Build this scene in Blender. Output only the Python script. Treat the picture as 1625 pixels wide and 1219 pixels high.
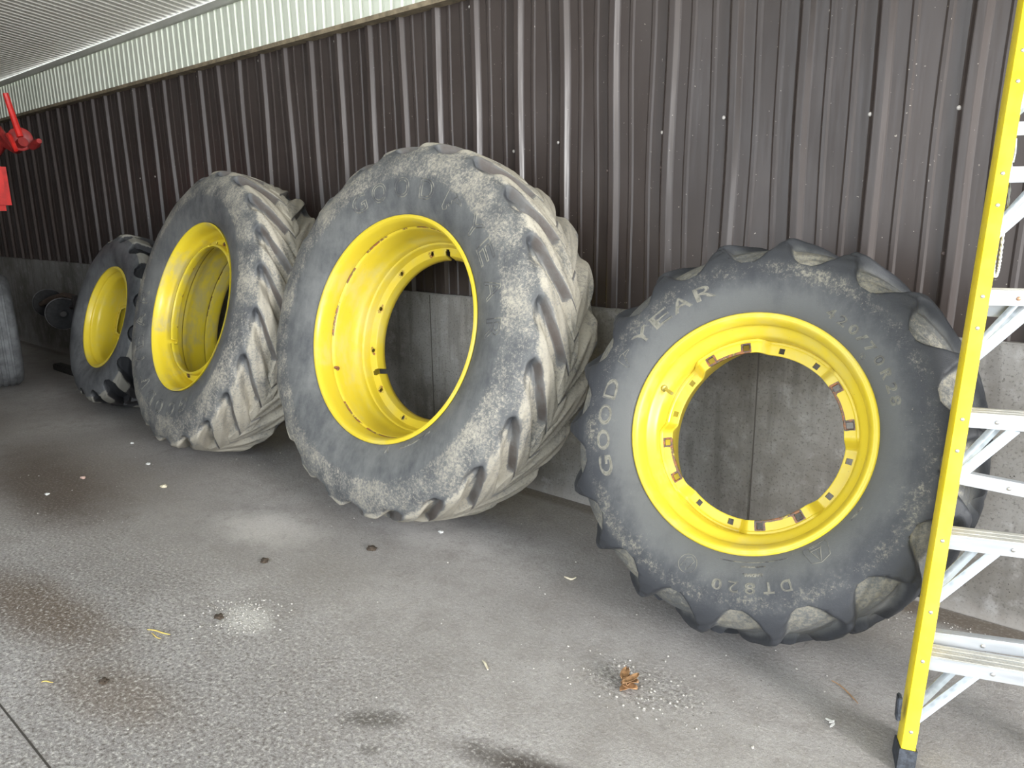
import bpy, bmesh, math, random
import numpy as np
from mathutils import Vector, Matrix, Euler, noise as mnoise
random.seed(7); rng = np.random.default_rng(7)
for o in list(bpy.data.objects): bpy.data.objects.remove(o, do_unlink=True)
SC = bpy.context.scene; COL = SC.collection
PI = math.pi
# ------------------------------------------------------------------ camera
cam_d = bpy.data.cameras.new('camera'); cam = bpy.data.objects.new('camera', cam_d); COL.objects.link(cam)
cam_d.sensor_width = 36; cam_d.lens = 36*1177.9/1625; cam_d.clip_start = .02; cam_d.clip_end = 200
CR = Vector((0.76145164, 0.6480611, -0.01442966)); CU = Vector((-0.13640073, 0.18194917, 0.97380149)); CF = Vector((-0.63370833, 0.73953453, -0.2269415))
cam.matrix_world = Matrix(((CR.x, CU.x, -CF.x, 0), (CR.y, CU.y, -CF.y, -3.2317), (CR.z, CU.z, -CF.z, 1.611), (0, 0, 0, 1)))
SC.camera = cam
# ------------------------------------------------------------------ light
world = bpy.data.worlds.new('sky'); SC.world = world; world.use_nodes = True
wn = world.node_tree.nodes; bg = wn['Background']; bg.inputs[0].default_value = (.86, .93, 1, 1); bg.inputs[1].default_value = 3.7
def area(name, loc, target, sx, sy, power, color, spread=180):
    l = bpy.data.lights.new(name, 'AREA'); l.shape = 'RECTANGLE'; l.size = sx; l.size_y = sy; l.energy = power; l.color = color; l.spread = math.radians(spread)
    o = bpy.data.objects.new(name, l); COL.objects.link(o); o.location = loc
    o.rotation_euler = (Vector(target)-Vector(loc)).to_track_quat('-Z', 'Y').to_euler(); return o
area('doorway_daylight', (7.6, -3.4, 2.5), (-1.6, -.6, .6), 2.2, 2.0, 900, (1, .99, .975))
SC.view_settings.view_transform = 'Standard'; SC.view_settings.look = 'None'; SC.view_settings.gamma = 1
SC.view_settings.exposure = 0.27; SC.view_settings.use_curve_mapping = False
# ------------------------------------------------------------------ helpers
def tag(o, label=None, cat=None, group=None, kind=None):
    if label: o['label'] = label
    if cat: o['category'] = cat
    if group: o['group'] = group
    if kind: o['kind'] = kind
    return o
def empty(name, loc=(0, 0, 0), rot=(0, 0, 0)):
    o = bpy.data.objects.new(name, None); COL.objects.link(o); o.location = loc; o.rotation_euler = rot; o.empty_display_size = .1; return o
def link(name, me, mat, parent=None, sharp=40):
    o = bpy.data.objects.new(name, me); COL.objects.link(o)
    if mat is not None and len(me.materials) == 0: me.materials.append(mat)
    if sharp is not None and len(me.polygons):
        me.polygons.foreach_set('use_smooth', [True]*len(me.polygons)); me.set_sharp_from_angle(angle=math.radians(sharp))
    if parent: o.parent = parent
    return o
class MB:
    def __init__(s): s.bm = bmesh.new()
    def add(s, co, faces):
        v = [s.bm.verts.new(c) for c in co]
        for f in faces:
            try: s.bm.faces.new([v[i] for i in f])
            except ValueError: pass
        return s
    def box(s, c, d, M=None, bev=0):
        M = M or Matrix.Identity(4); t = bmesh.new(); bmesh.ops.create_cube(t, size=1)
        for v in t.verts: v.co = Vector((v.co.x*d[0], v.co.y*d[1], v.co.z*d[2]))
        if bev: bmesh.ops.bevel(t, geom=t.edges[:], offset=bev, segments=2, affect='EDGES')
        for v in t.verts: v.co = M @ (v.co+Vector(c))
        return s.absorb(t)
    def absorb(s, t):
        t.verts.index_update(); s.add([v.co.copy() for v in t.verts], [[v.index for v in f.verts] for f in t.faces]); t.free(); return s
    def tube(s, pts, r, n=10, closed=False):
        pts = [Vector(p) for p in pts]; m = len(pts); rr = r if hasattr(r, '__len__') else [r]*m
        co = []; up = Vector((0.013, .021, 1)).normalized(); prev = None
        for i, p in enumerate(pts):
            a = pts[(i-1) % m] if closed or i > 0 else p; b = pts[(i+1) % m] if closed or i < m-1 else p
            t = (b-a).normalized()
            x = (prev if prev is not None else (up if abs(t.dot(up)) < .9 else Vector((1, 0, 0)))); x = (x-t*x.dot(t)).normalized(); prev = x; y = t.cross(x)
            for k in range(n):
                w = 2*PI*k/n; co.append(p+rr[i]*(math.cos(w)*x+math.sin(w)*y))
        f = []
        for i in range(m if closed else m-1):
            j = (i+1) % m
            for k in range(n): f.append([i*n+k, i*n+(k+1) % n, j*n+(k+1) % n, j*n+k])
        if not closed: f += [list(range(n))[::-1], [(m-1)*n+k for k in range(n)]]
        return s.add(co, f)
    def lathe(s, prof, n=96, M=None, closed=False, a0=0, a1=2*PI):   # prof of (axial, radius); axis = local Y
        M = M or Matrix.Identity(4); m = len(prof); full = abs(a1-a0-2*PI) < 1e-6; k = n if full else n+1; co = []
        for j in range(k):
            w = a0+(a1-a0)*j/n; c, q = math.cos(w), math.sin(w)
            for a, r in prof: co.append(M @ Vector((r*c, a, r*q)))
        f = []
        for j in range(n):
            j2 = (j+1) % k
            for i in range(m if closed else m-1):
                i2 = (i+1) % m; f.append([j*m+i, j*m+i2, j2*m+i2, j2*m+i])
        return s.add(co, f)
    def prism(s, poly, h, M=None):    # poly in XY, extruded h along Z
        M = M or Matrix.Identity(4); n = len(poly)
        co = [M @ Vector((x, y, 0)) for x, y in poly]+[M @ Vector((x, y, h)) for x, y in poly]
        return s.add(co, [list(range(n))[::-1], list(range(n, 2*n))]+[[i, (i+1) % n, n+(i+1) % n, n+i] for i in range(n)])
    def build(s, name, mat, parent=None, sharp=40, fix=True):
        if fix: bmesh.ops.recalc_face_normals(s.bm, faces=s.bm.faces[:])
        me = bpy.data.meshes.new(name); s.bm.to_mesh(me); s.bm.free(); return link(name, me, mat, parent, sharp)
# ------------------------------------------------------------------ materials
class NT:
    def __init__(s, name):
        s.m = bpy.data.materials.new(name); s.m.use_nodes = True; s.t = s.m.node_tree; s.b = s.t.nodes['Principled BSDF']; s.o = s.t.nodes['Material Output']
        s.tc = s.t.nodes.new('ShaderNodeTexCoord'); s.geo = s.t.nodes.new('ShaderNodeNewGeometry')
    def n(s, typ, **k):
        x = s.t.nodes.new(typ)
        for a, b in k.items(): setattr(x, a, b)
        return x
    def L(s, a, b): s.t.links.new(a, b)
    def put(s, sock, v):
        if hasattr(v, 'is_output') or isinstance(v, bpy.types.NodeSocket): s.L(v, sock)
        else:
            if hasattr(sock.default_value, '__len__') and len(sock.default_value) == 4 and len(v) == 3: v = (*v, 1)
            sock.default_value = v
    def obj(s): return s.tc.outputs['Object']
    def pos(s): return s.geo.outputs['Position']
    def noise(s, scale, detail=4, rough=.55, vec=None, stretch=None, dist=0):
        x = s.n('ShaderNodeTexNoise'); x.inputs['Scale'].default_value = scale; x.inputs['Detail'].default_value = detail; x.inputs['Roughness'].default_value = rough; x.inputs['Distortion'].default_value = dist
        v = vec or s.obj()
        if stretch:
            m = s.n('ShaderNodeMapping'); m.inputs['Scale'].default_value = stretch; s.L(v, m.inputs[0]); v = m.outputs[0]
        s.L(v, x.inputs['Vector']); return x.outputs[0]
    def voro(s, scale, vec=None):
        x = s.n('ShaderNodeTexVoronoi'); x.inputs['Scale'].default_value = scale; s.L(vec or s.obj(), x.inputs['Vector']); return x.outputs['Distance']
    def math(s, op, a, b=0, c=None, clamp=False):
        x = s.n('ShaderNodeMath', operation=op); x.use_clamp = clamp; s.put(x.inputs[0], a); s.put(x.inputs[1], b)
        if c is not None: s.put(x.inputs[2], c)
        return x.outputs[0]
    def ramp(s, v, a, b, lo=0., hi=1.):
        x = s.n('ShaderNodeMapRange', interpolation_type='SMOOTHSTEP'); s.L(v, x.inputs[0]); x.inputs[1].default_value = a; x.inputs[2].default_value = b; x.inputs[3].default_value = lo; x.inputs[4].default_value = hi; return x.outputs[0]
    def mix(s, f, a, b):
        x = s.n('ShaderNodeMix', data_type='RGBA'); s.put(x.inputs['Factor'], f) if not isinstance(f, (int, float)) else setattr(x.inputs['Factor'], 'default_value', f)
        s.put(x.inputs[6], a); s.put(x.inputs[7], b); return x.outputs[2]
    def attr(s, name):
        x = s.n('ShaderNodeAttribute'); x.attribute_name = name; return x.outputs['Fac']
    def near(s, cx, cy, rx, ry, ang=0):   # 0 at the centre, 1 at the ellipse edge (world XY)
        m = s.n('ShaderNodeMapping', vector_type='TEXTURE'); m.inputs[1].default_value = (cx, cy, 0); m.inputs[2].default_value = (0, 0, ang); m.inputs[3].default_value = (rx, ry, 1e4); s.L(s.pos(), m.inputs[0])
        l = s.n('ShaderNodeVectorMath', operation='LENGTH'); s.L(m.outputs[0], l.inputs[0]); return l.outputs['Value']
    def bump(s, h, strength=.3, dist=.01, prev=None):
        x = s.n('ShaderNodeBump'); x.inputs['Distance'].default_value = dist; s.put(x.inputs['Strength'], strength); s.L(h, x.inputs['Height'])
        if prev: s.L(prev, x.inputs['Normal'])
        return x.outputs[0]
    def done(s, color, rough=.6, metal=0, normal=None, spec=None):
        s.put(s.b.inputs['Base Color'], color); s.put(s.b.inputs['Roughness'], rough); s.put(s.b.inputs['Metallic'], metal)
        if normal: s.L(normal, s.b.inputs['Normal'])
        if spec is not None: s.b.inputs['Specular IOR Level'].default_value = spec
        return s.m
def rubber(name, dark, bloom, dust, wear=(.105, .088, .078)):
    t = NT(name); n1 = t.noise(5, 8, .7); n2 = t.noise(80, 5, .8); n3 = t.noise(1.7, 4, .6); n4 = t.noise(16, 5, .7, stretch=(1, 1, .35))
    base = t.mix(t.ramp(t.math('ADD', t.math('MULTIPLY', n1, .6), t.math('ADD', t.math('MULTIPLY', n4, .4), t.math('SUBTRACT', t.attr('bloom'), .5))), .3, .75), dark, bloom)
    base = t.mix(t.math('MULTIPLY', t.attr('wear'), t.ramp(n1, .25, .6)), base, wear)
    n6 = t.noise(210, 4, .8)
    d = t.math('ADD', t.math('MULTIPLY', n1, .40), t.math('ADD', t.math('MULTIPLY', n2, .42), t.math('ADD', t.math('MULTIPLY', n6, .18), t.attr('dust'))))
    mask = t.ramp(d, .60, .76, 0, .85)
    spk = t.ramp(t.math('ADD', t.noise(190, 3, .6), t.math('MULTIPLY', t.attr('dust'), .35)), .68, .8)
    mask = t.math('MAXIMUM', mask, t.math('MULTIPLY', spk, .7))
    col = t.mix(mask, base, t.mix(t.ramp(n3, .35, .65), dust, tuple(c*.72 for c in dust)))
    b = t.bump(t.math('ADD', n2, t.math('MULTIPLY', t.noise(230, 3, .6), .6)), .35, .004)
    return t.done(col, t.ramp(mask, 0, 1, .55, .9), 0, b, .4)
RUB_A = rubber('rubber_wide_tires', (.055, .058, .064), (.165, .167, .162), (.50, .455, .365))
RUB_B = rubber('rubber_small_tires', (.035, .037, .042), (.105, .107, .105), (.33, .305, .24))
RUB_C = rubber('rubber_dark_small_tire', (.02, .021, .024), (.14, .145, .15), (.34, .325, .28))
def plain(name, col, rough=.5, metal=0, nscale=0, var=.2, bump=0):
    t = NT(name)
    if nscale:
        n = t.noise(nscale, 5, .65); c = t.mix(t.ramp(n, .3, .7), tuple(x*(1-var) for x in col), tuple(min(1, x*(1+var)) for x in col))
        return t.done(c, rough, metal, t.bump(n, bump, .003) if bump else None)
    return t.done(col, rough, metal)
def yellow_paint(name, base=(.66, .51, .035), pale=(.56, .49, .19), dirty=.5, rust=.5):
    t = NT(name); n1 = t.noise(3.2, 5, .6); n2 = t.noise(38, 6, .75); n3 = t.noise(9, 6, .7, stretch=(1, 3, 1))
    c = t.mix(t.ramp(t.math('ADD', t.math('MULTIPLY', n1, .6), t.math('MULTIPLY', n3, .4)), .47, .66, 0, dirty), base, pale)
    c = t.mix(t.ramp(t.noise(120, 3, .6), .70, .76, 0, .7), c, (.16, .10, .03))
    c = t.mix(t.ramp(t.math('ADD', t.math('MULTIPLY', n2, .5), t.math('MULTIPLY', t.attr('rust'), .5)), .47, .53), c, t.mix(t.ramp(n2, .45, .6), (.06, .045, .04), (.30, .11, .03)))
    return t.done(c, t.ramp(n1, .3, .7, .30, .45), 0, t.bump(n2, .06, .002), .5)
YEL = yellow_paint('yellow_rim_paint')
YEL_OLD = yellow_paint('faded_yellow_rim_paint', (.74, .58, .035), (.52, .45, .20), .85)
t = NT('brown_painted_steel')
n1 = t.noise(1.1, 4, .6, vec=t.pos()); n2 = t.noise(60, 4, .6, vec=t.pos(), stretch=(1, 1, .05))
sp = t.ramp(t.noise(75, 2, .5, vec=t.pos()), .735, .76)
c = t.mix(t.ramp(n1, .3, .7), (.046, .035, .031), (.062, .049, .044)); c = t.mix(t.math('MULTIPLY', sp, .6), c, (.5, .45, .38))
BROWN = t.done(c, t.ramp(n2, .3, .7, .30, .45), 0, t.bump(n2, .04, .002), .42)
t = NT('white_painted_steel'); n1 = t.noise(.8, 4, .6, vec=t.pos()); n2 = t.noise(25, 4, .6, vec=t.pos())
WHITE = t.done(t.mix(t.ramp(n1, .35, .65), (.70, .74, .62), (.78, .81, .69)), .45, 0, t.bump(n2, .05, .003))
t = NT('white_ceiling_steel'); n1 = t.noise(.7, 4, .6, vec=t.pos())
CEIL = t.done(t.mix(t.ramp(n1, .35, .65), (.74, .71, .63), (.80, .78, .70)), .5, 0)
TRIM = plain('grey_trim_metal', (.42, .42, .37), .5, 0, 4, .1)
WOOD = plain('weathered_wood', (.25, .20, .13), .8, 0, 12, .35, .3)
# floor
t = NT('concrete_floor'); P = t.pos()
n1 = t.noise(.9, 6, .6, vec=P); n2 = t.noise(6, 7, .7, vec=P); n3 = t.noise(70, 5, .7, vec=P); n4 = t.noise(230, 3, .6, vec=P); n5 = t.noise(2.2, 5, .65, vec=P, stretch=(.6, 1.8, 1), dist=.6)
c = t.mix(t.ramp(n1, .35, .65), (.315, .298, .285), (.42, .402, .388)); c = t.mix(t.ramp(n2, .42, .68, 0, .65), c, (.27, .25, .235)); c = t.mix(t.ramp(n5, .55, .72, 0, .45), c, (.34, .32, .30))
c = t.mix(t.ramp(n4, .35, .65, 0, .3), c, (.10, .09, .08))
def stain(c, cx, cy, rx, ry, ang, col, amt, lo=.25, hi=1.15, wob=.9):
    e = t.math('ADD', t.near(cx, cy, rx, ry, ang), t.math('MULTIPLY', t.math('SUBTRACT', n2, .5), wob))
    return t.mix(t.ramp(e, lo, hi, amt, 0), c, col)
c = stain(c, -5.0, -1.80, 1.15, .36, -.10, (.075, .055, .042), .9)
c = stain(c, -5.2, -1.60, 1.5, .55, .1, (.15, .125, .105), .6)
c = stain(c, -3.4, -2.38, .75, .20, .12, (.13, .092, .060), .8)
c = stain(c, -2.55, -2.42, .45, .16, .2, (.17, .13, .095), .6)
c = stain(c, -7.2, -1.75, .8, .40, .0, (.15, .12, .10), .6)
c = stain(c, -1.73, -1.93, .15, .062, .6, (.10, .09, .08), .75, .3, 1.1, .5)
c = stain(c, -1.63, -2.03, .05, .03, .6, (.10, .09, .08), .6, .3, 1.1, .5)
c = stain(c, -1.10, -1.76, .42, .075, .25, (.045, .035, .028), .9, .3, 1.2, .8)
c = stain(c, -.62, -1.55, .45, .10, .7, (.16, .12, .09), .5)
c = stain(c, -2.62, -1.86, .16, .10, 0, (.68, .66, .62), .6, .2, 1.2, 1.2)
c = stain(c, -3.35, -1.30, .40, .22, .2, (.62, .59, .56), .5)
c = stain(c, -2.75, -.75, .9, .25, 0, (.60, .58, .57), .35)
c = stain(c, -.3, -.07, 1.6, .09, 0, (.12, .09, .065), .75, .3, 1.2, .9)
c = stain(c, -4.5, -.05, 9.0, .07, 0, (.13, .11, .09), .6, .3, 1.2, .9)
c = stain(c, -1.22, -.10, .5, .3, 0, (.17, .15, .13), .5)
grit = t.ramp(t.math('ADD', t.near(-3.0, -2.55, 2.4, .95, .12), t.math('MULTIPLY', n2, .7)), .7, 1.6, 1, .22)
grit = t.math('MAXIMUM', grit, t.ramp(t.math('ADD', t.near(-1.15, -1.22, .30, .16, .3), t.math('MULTIPLY', n2, .8)), .8, 1.5, .8, 0))
c = t.mix(t.math('MULTIPLY', grit, t.ramp(n3, .5, .68, 0, .8)), c, (.68, .65, .60)); c = t.mix(t.math('MULTIPLY', grit, t.ramp(n3, .36, .48, .75, 0)), c, (.10, .08, .065))
b = t.bump(t.noise(32, 6, .75, vec=P), t.math('MULTIPLY', grit, .9), .02); b = t.bump(n3, .5, .006, b); b = t.bump(t.ramp(t.voro(24, vec=P), .0, .12), .25, .004, b)
c = t.mix(t.ramp(t.math('ADD', t.voro(30, vec=P), t.math('MULTIPLY', n2, .3)), .17, .24, .75, 0), c, (.07, .06, .05)); c = t.mix(t.ramp(t.noise(18, 5, .75, vec=P), .54, .70, 0, .45), c, (.20, .185, .175))
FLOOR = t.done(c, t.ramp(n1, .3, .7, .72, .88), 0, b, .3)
# concrete wall
t = NT('concrete_wall'); P = t.pos()
n1 = t.noise(1.6, 6, .65, vec=P); n2 = t.noise(9, 6, .7, vec=P); n3 = t.noise(80, 4, .7, vec=P); n4 = t.noise(14, 4, .6, vec=P, stretch=(1, 1, .12))
c = t.mix(t.ramp(n1, .32, .62), (.15, .137, .12), (.28, .27, .255)); c = t.mix(t.ramp(n2, .5, .72, 0, .6), c, (.42, .41, .40)); c = t.mix(t.ramp(n4, .48, .68, 0, .5), c, (.13, .12, .11))
c = t.mix(t.ramp(n3, .36, .46, .5, 0), c, (.06, .055, .05))
pv = t.voro(38, vec=P); pit = t.ramp(t.math('ADD', pv, t.math('MULTIPLY', n2, .35)), .19, .25)
c = t.mix(t.math('MULTIPLY', t.math('SUBTRACT', 1, pit), .8), c, (.035, .03, .028))
sx = t.n('ShaderNodeSeparateXYZ'); t.L(P, sx.inputs[0])
c = t.mix(t.ramp(t.math('ADD', sx.outputs[2], t.math('MULTIPLY', n2, .12)), .05, .16, .5, 0), c, (.40, .37, .34))
CONC = t.done(c, .85, 0, t.bump(n3, .3, .004, t.bump(pit, .6, .006)), .3)
ALU = NT('brushed_aluminium'); n = ALU.noise(30, 4, .6, stretch=(.1, 1, 1)); ALU = ALU.done(ALU.mix(ALU.ramp(n, .3, .7), (.44, .46, .485), (.56, .575, .59)), ALU.ramp(n, .3, .7, .38, .5), .55, ALU.bump(n, .05, .001))
TREAD = plain('worn_step_tread_aluminium', (.52, .51, .47), .5, .45, 14, .12)
GALV = NT('galvanised_steel'); n = GALV.voro(45); m2 = GALV.noise(12, 4, .6); GALV = GALV.done(GALV.mix(GALV.ramp(n, .1, .6), (.40, .45, .485), (.52, .57, .61)), .42, .6)
t = NT('yellow_fibreglass'); n1 = t.noise(7, 5, .6); n2 = t.noise(150, 3, .6, stretch=(1, 1, .1)); c = t.mix(t.ramp(n1, .35, .7), (.86, .66, .012), (.80, .63, .04)); c = t.mix(t.ramp(t.noise(55, 5, .7), .66, .72, 0, .6), c, (.30, .24, .08))
FIBRE = t.done(c, .45, 0, t.bump(n2, .08, .001), .45)
BLACKP = plain('black_rubber_foot', (.035, .04, .05), .6, 0, 60, .6, .4)
STEEL = plain('rivet_steel', (.55, .54, .52), .35, .8)
STEEL_O = plain('tarnished_rivet', (.48, .28, .17), .45, .6)
RUST = plain('rusty_steel', (.22, .09, .035), .8, 0, 60, .5, .3)
BRASS = plain('brass_valve', (.42, .36, .10), .4, .5)
RED = plain('red_machine_paint', (.62, .025, .02), .35, 0, 9, .2); RED_D = plain('dark_red_machine_paint', (.27, .022, .02), .5, 0, 14, .35)
DARKM = plain('dark_worn_steel', (.035, .03, .028), .55, .3, 20, .5, .2); BLK = plain('black_plastic_wheel', (.014, .014, .015), .85, 0, 25, .4)
GREYR = plain('grey_wheel_edge', (.16, .16, .165), .6, 0, 25, .3)
GTIRE = plain('dusty_grey_ribbed_rubber', (.115, .12, .125), .8, 0, 9, .35, .2)
SCREW = plain('painted_screw_head', (.62, .58, .54), .5, .2); SCREW_D = plain('brown_screw_head', (.10, .075, .065), .5, .2)
ROPE = plain('white_rope', (.62, .64, .60), .85, 0, 90, .2)
# ------------------------------------------------------------------ shell of the shed
XL, XR, YF = -15.5, 4.2, -4.7; CS = .15; CZ = 3.12
def grid(xs, ys): return np.meshgrid(xs, ys, indexing='ij')
MB().box(((XL+XR)/2, (YF-2)/2+.5, -.1), (XR-XL, -YF+2+1, .2)).build('floor', FLOOR, None, None).__setitem__('kind', 'structure')
g = MB().box((-4, -29, -.13), (90, 38, .2)).build('ground', plain('gravel_yard', (.55, .53, .48), .9, 0, 3, .2), None, None); g['kind'] = 'structure'
MB().box(((XL+XR)/2, .14, 1.115/2), (XR-XL, .304, 1.115), bev=.006).build('wall_base', CONC, None, None).__setitem__('kind', 'structure')
R0 = -3.322; PITCH = .3048
unit = [(-.036, .024), (-.030, .021), (-.016, .001), (-.012, 0), (.012, 0), (.016, .001), (.030, .021), (.036, .024), (.083, .024), (.092, .0195), (.106, .0195), (.115, .024), (.187, .024), (.196, .0195), (.210, .0195), (.219, .024)]
xs, ys = [], []
for k in range(-40, 33):
    if R0+PITCH*k < XL or R0+PITCH*k > XR-.2: continue
    for a, b in unit: xs.append(R0+PITCH*k+a); ys.append(b)
xs = np.array(xs); ys = np.array(ys); zz = np.linspace(1.10, 2.80, 15)
co = []
for j, z in enumerate(zz):
    for x, y in zip(xs, ys):
        k = round((x-R0)/PITCH); w = .006*math.sin(1.9*z+1.7*k)+.0035*math.sin(5.1*z+2.9*k); q = .003*math.sin(3.3*z+2.1*k)
        co.append((x+w, y+(q if y > .015 else q*.5), z))
n = len(xs); MB().add(co, [[j*n+i, j*n+i+1, (j+1)*n+i+1, (j+1)*n+i] for j in range(14) for i in range(n-1)]).build('wall_back', BROWN, None, 14, fix=False)['kind'] = 'structure'
wall_back = bpy.data.objects['wall_back']
def dome(name, loc, r, mat, parent, M=None, sq=.6):
    b = bmesh.new(); bmesh.ops.create_uvsphere(b, u_segments=10, v_segments=8, radius=r)
    for v in b.verts: v.co = (M or Matrix.Identity(4)) @ Vector((v.co.x, v.co.y*sq, v.co.z)) + Vector(loc)
    return MB().absorb(b).build(name, mat, parent, 60)
scr = [(-19, 1.96), (-18, 1.96), (-16, 1.96), (-15, 1.955), (-13.1, 1.96), (-12.1, 1.965), (-9.9, 1.97), (-8.9, 1.97), (-5.9, 1.97), (-3.9, 1.98), (-2.9, 1.97), (2, 1.93), (3, 1.955), (5, 1.96), (6, 2.0), (8, 1.96), (9, 1.955)]
scr += [(k, 2.71) for k in (-21, -20, -18, -16, -15, -14, -13, -12, -11, -10, -9, -8, -6, -5, -3, -1.95, -.95, 0.1, 1)]
scr += [(k, 1.14) for k in (-22, -21, -19, -18, -16, -15, -12.5, -1.9)]
for i, (k, z) in enumerate(scr):
    x = R0+PITCH*k-.034; dome('screw', (x, .017, z), .0085, SCREW, wall_back)
for k, z in [(4, 1.80), (5, 1.80), (6, 1.36), (7, 1.385), (8, 1.40), (9, 1.43)]: dome('screw', (R0+PITCH*k-.03, .012, z), .008, SCREW_D, wall_back)
# white ribbed strip above, then the sloping ribbed ceiling
RP = .0953
def ribbed(x0, x1, d):
    out = []; x = x0
    while x < x1:
        out += [(x, 0), (x+.052, 0), (x+.062, d), (x+.083, d)]; x += RP
    return out
pr = ribbed(XL, XR, .021); co = []; zr = [2.775, 2.83, 2.95, 3.08, 3.13]
for z in zr:
    for x, y in pr: co.append((x+.003*math.sin(x*9+z*7), -.045+y+.004*math.sin(x*2.3), z))
n = len(pr); MB().add(co, [[j*n+i, j*n+i+1, (j+1)*n+i+1, (j+1)*n+i] for j in range(len(zr)-1) for i in range(n-1)]).build('wall_upper', WHITE, None, 30, fix=False)['kind'] = 'structure'
MB().box(((XL+XR)/2, -.01, 2.762), (XR-XL, .095, .028)).build('trim_1', WOOD, None, None)['kind'] = 'structure'
MB().box(((XL+XR)/2, -.068, 3.135), (XR-XL, .03, .05), bev=.003).build('trim_2', TRIM, None, None)['kind'] = 'structure'
co = []; yl = [.0, -.08, -2, -4, -6, YF]; pr = ribbed(XL, XR, .028)
for y in yl:
    for x, d in pr: co.append((x, y, CZ+.045+CS*(-y)+d))
n = len(pr); MB().add(co, [[j*n+i, j*n+i+1, (j+1)*n+i+1, (j+1)*n+i] for j in range(len(yl)-1) for i in range(n-1)]).build('ceiling', CEIL, None, 30, fix=False)['kind'] = 'structure'
M = Matrix.Rotation(math.atan(-CS), 4, 'X'); 
b = MB(); b.box((0, 0, 0), (XR-XL+.6, -YF/math.cos(math.atan(CS))+.4, .12), Matrix.Translation(((XL+XR)/2, YF/2, CZ+.16+CS*(-YF)/2)) @ M); b.build('roof', TRIM, None, None)['kind'] = 'structure'
MB().box((XL-.05, YF/2, 2.2), (.1, -YF, 4.6)).build('wall_left', BROWN, None, None)['kind'] = 'structure'
MB().box((-9.85, YF-.05, 2.2), (11.3, .1, 4.6)).build('wall_front_light_block', BROWN, None, None)['kind'] = 'structure'  # unseen wall, added and sized to keep daylight out of the left front
# vertical form joints of the concrete base
for x in (-1.29, -3.43, -6.9): MB().box((x, -.0125, .555), (.006, .004, 1.1)).build('trim_3', plain('joint_line', (.11, .10, .09), .9), wall_back, None)
# ------------------------------------------------------------------ tractor wheels
F_O = np.array([-.024, .006, .055, .20, .40, .56, .73, .85, .935, 1.0, 1.018, 1.03])
F_IS = dict(soft=[-.024, .006, .055, .20, .40, .545, .66, .76, .83, .872, .895, .905], sharp=[-.024, .006, .055, .20, .40, .555, .695, .775, .832, .870, .895, .907], block=[-.024, .006, .055, .20, .40, .545, .66, .75, .81, .85, .87, .88])
def catmull(v, P):
    P = np.array(P, float); n = len(P); i = np.clip(np.floor(v).astype(int), 0, n-2); f = v-i
    g = lambda k: P[np.clip(k, 0, n-1)]
    p0, p1, p2, p3 = g(i-1), g(i), g(i+1), g(i+2)
    return .5*((2*p1)+(-p0+p2)*f+(2*p0-5*p1+4*p2-p3)*f**2+(-p0+3*p1-3*p2+p3)*f**3)
def sstep(x): x = np.clip(x, 0, 1); return x*x*(3-2*x)
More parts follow.
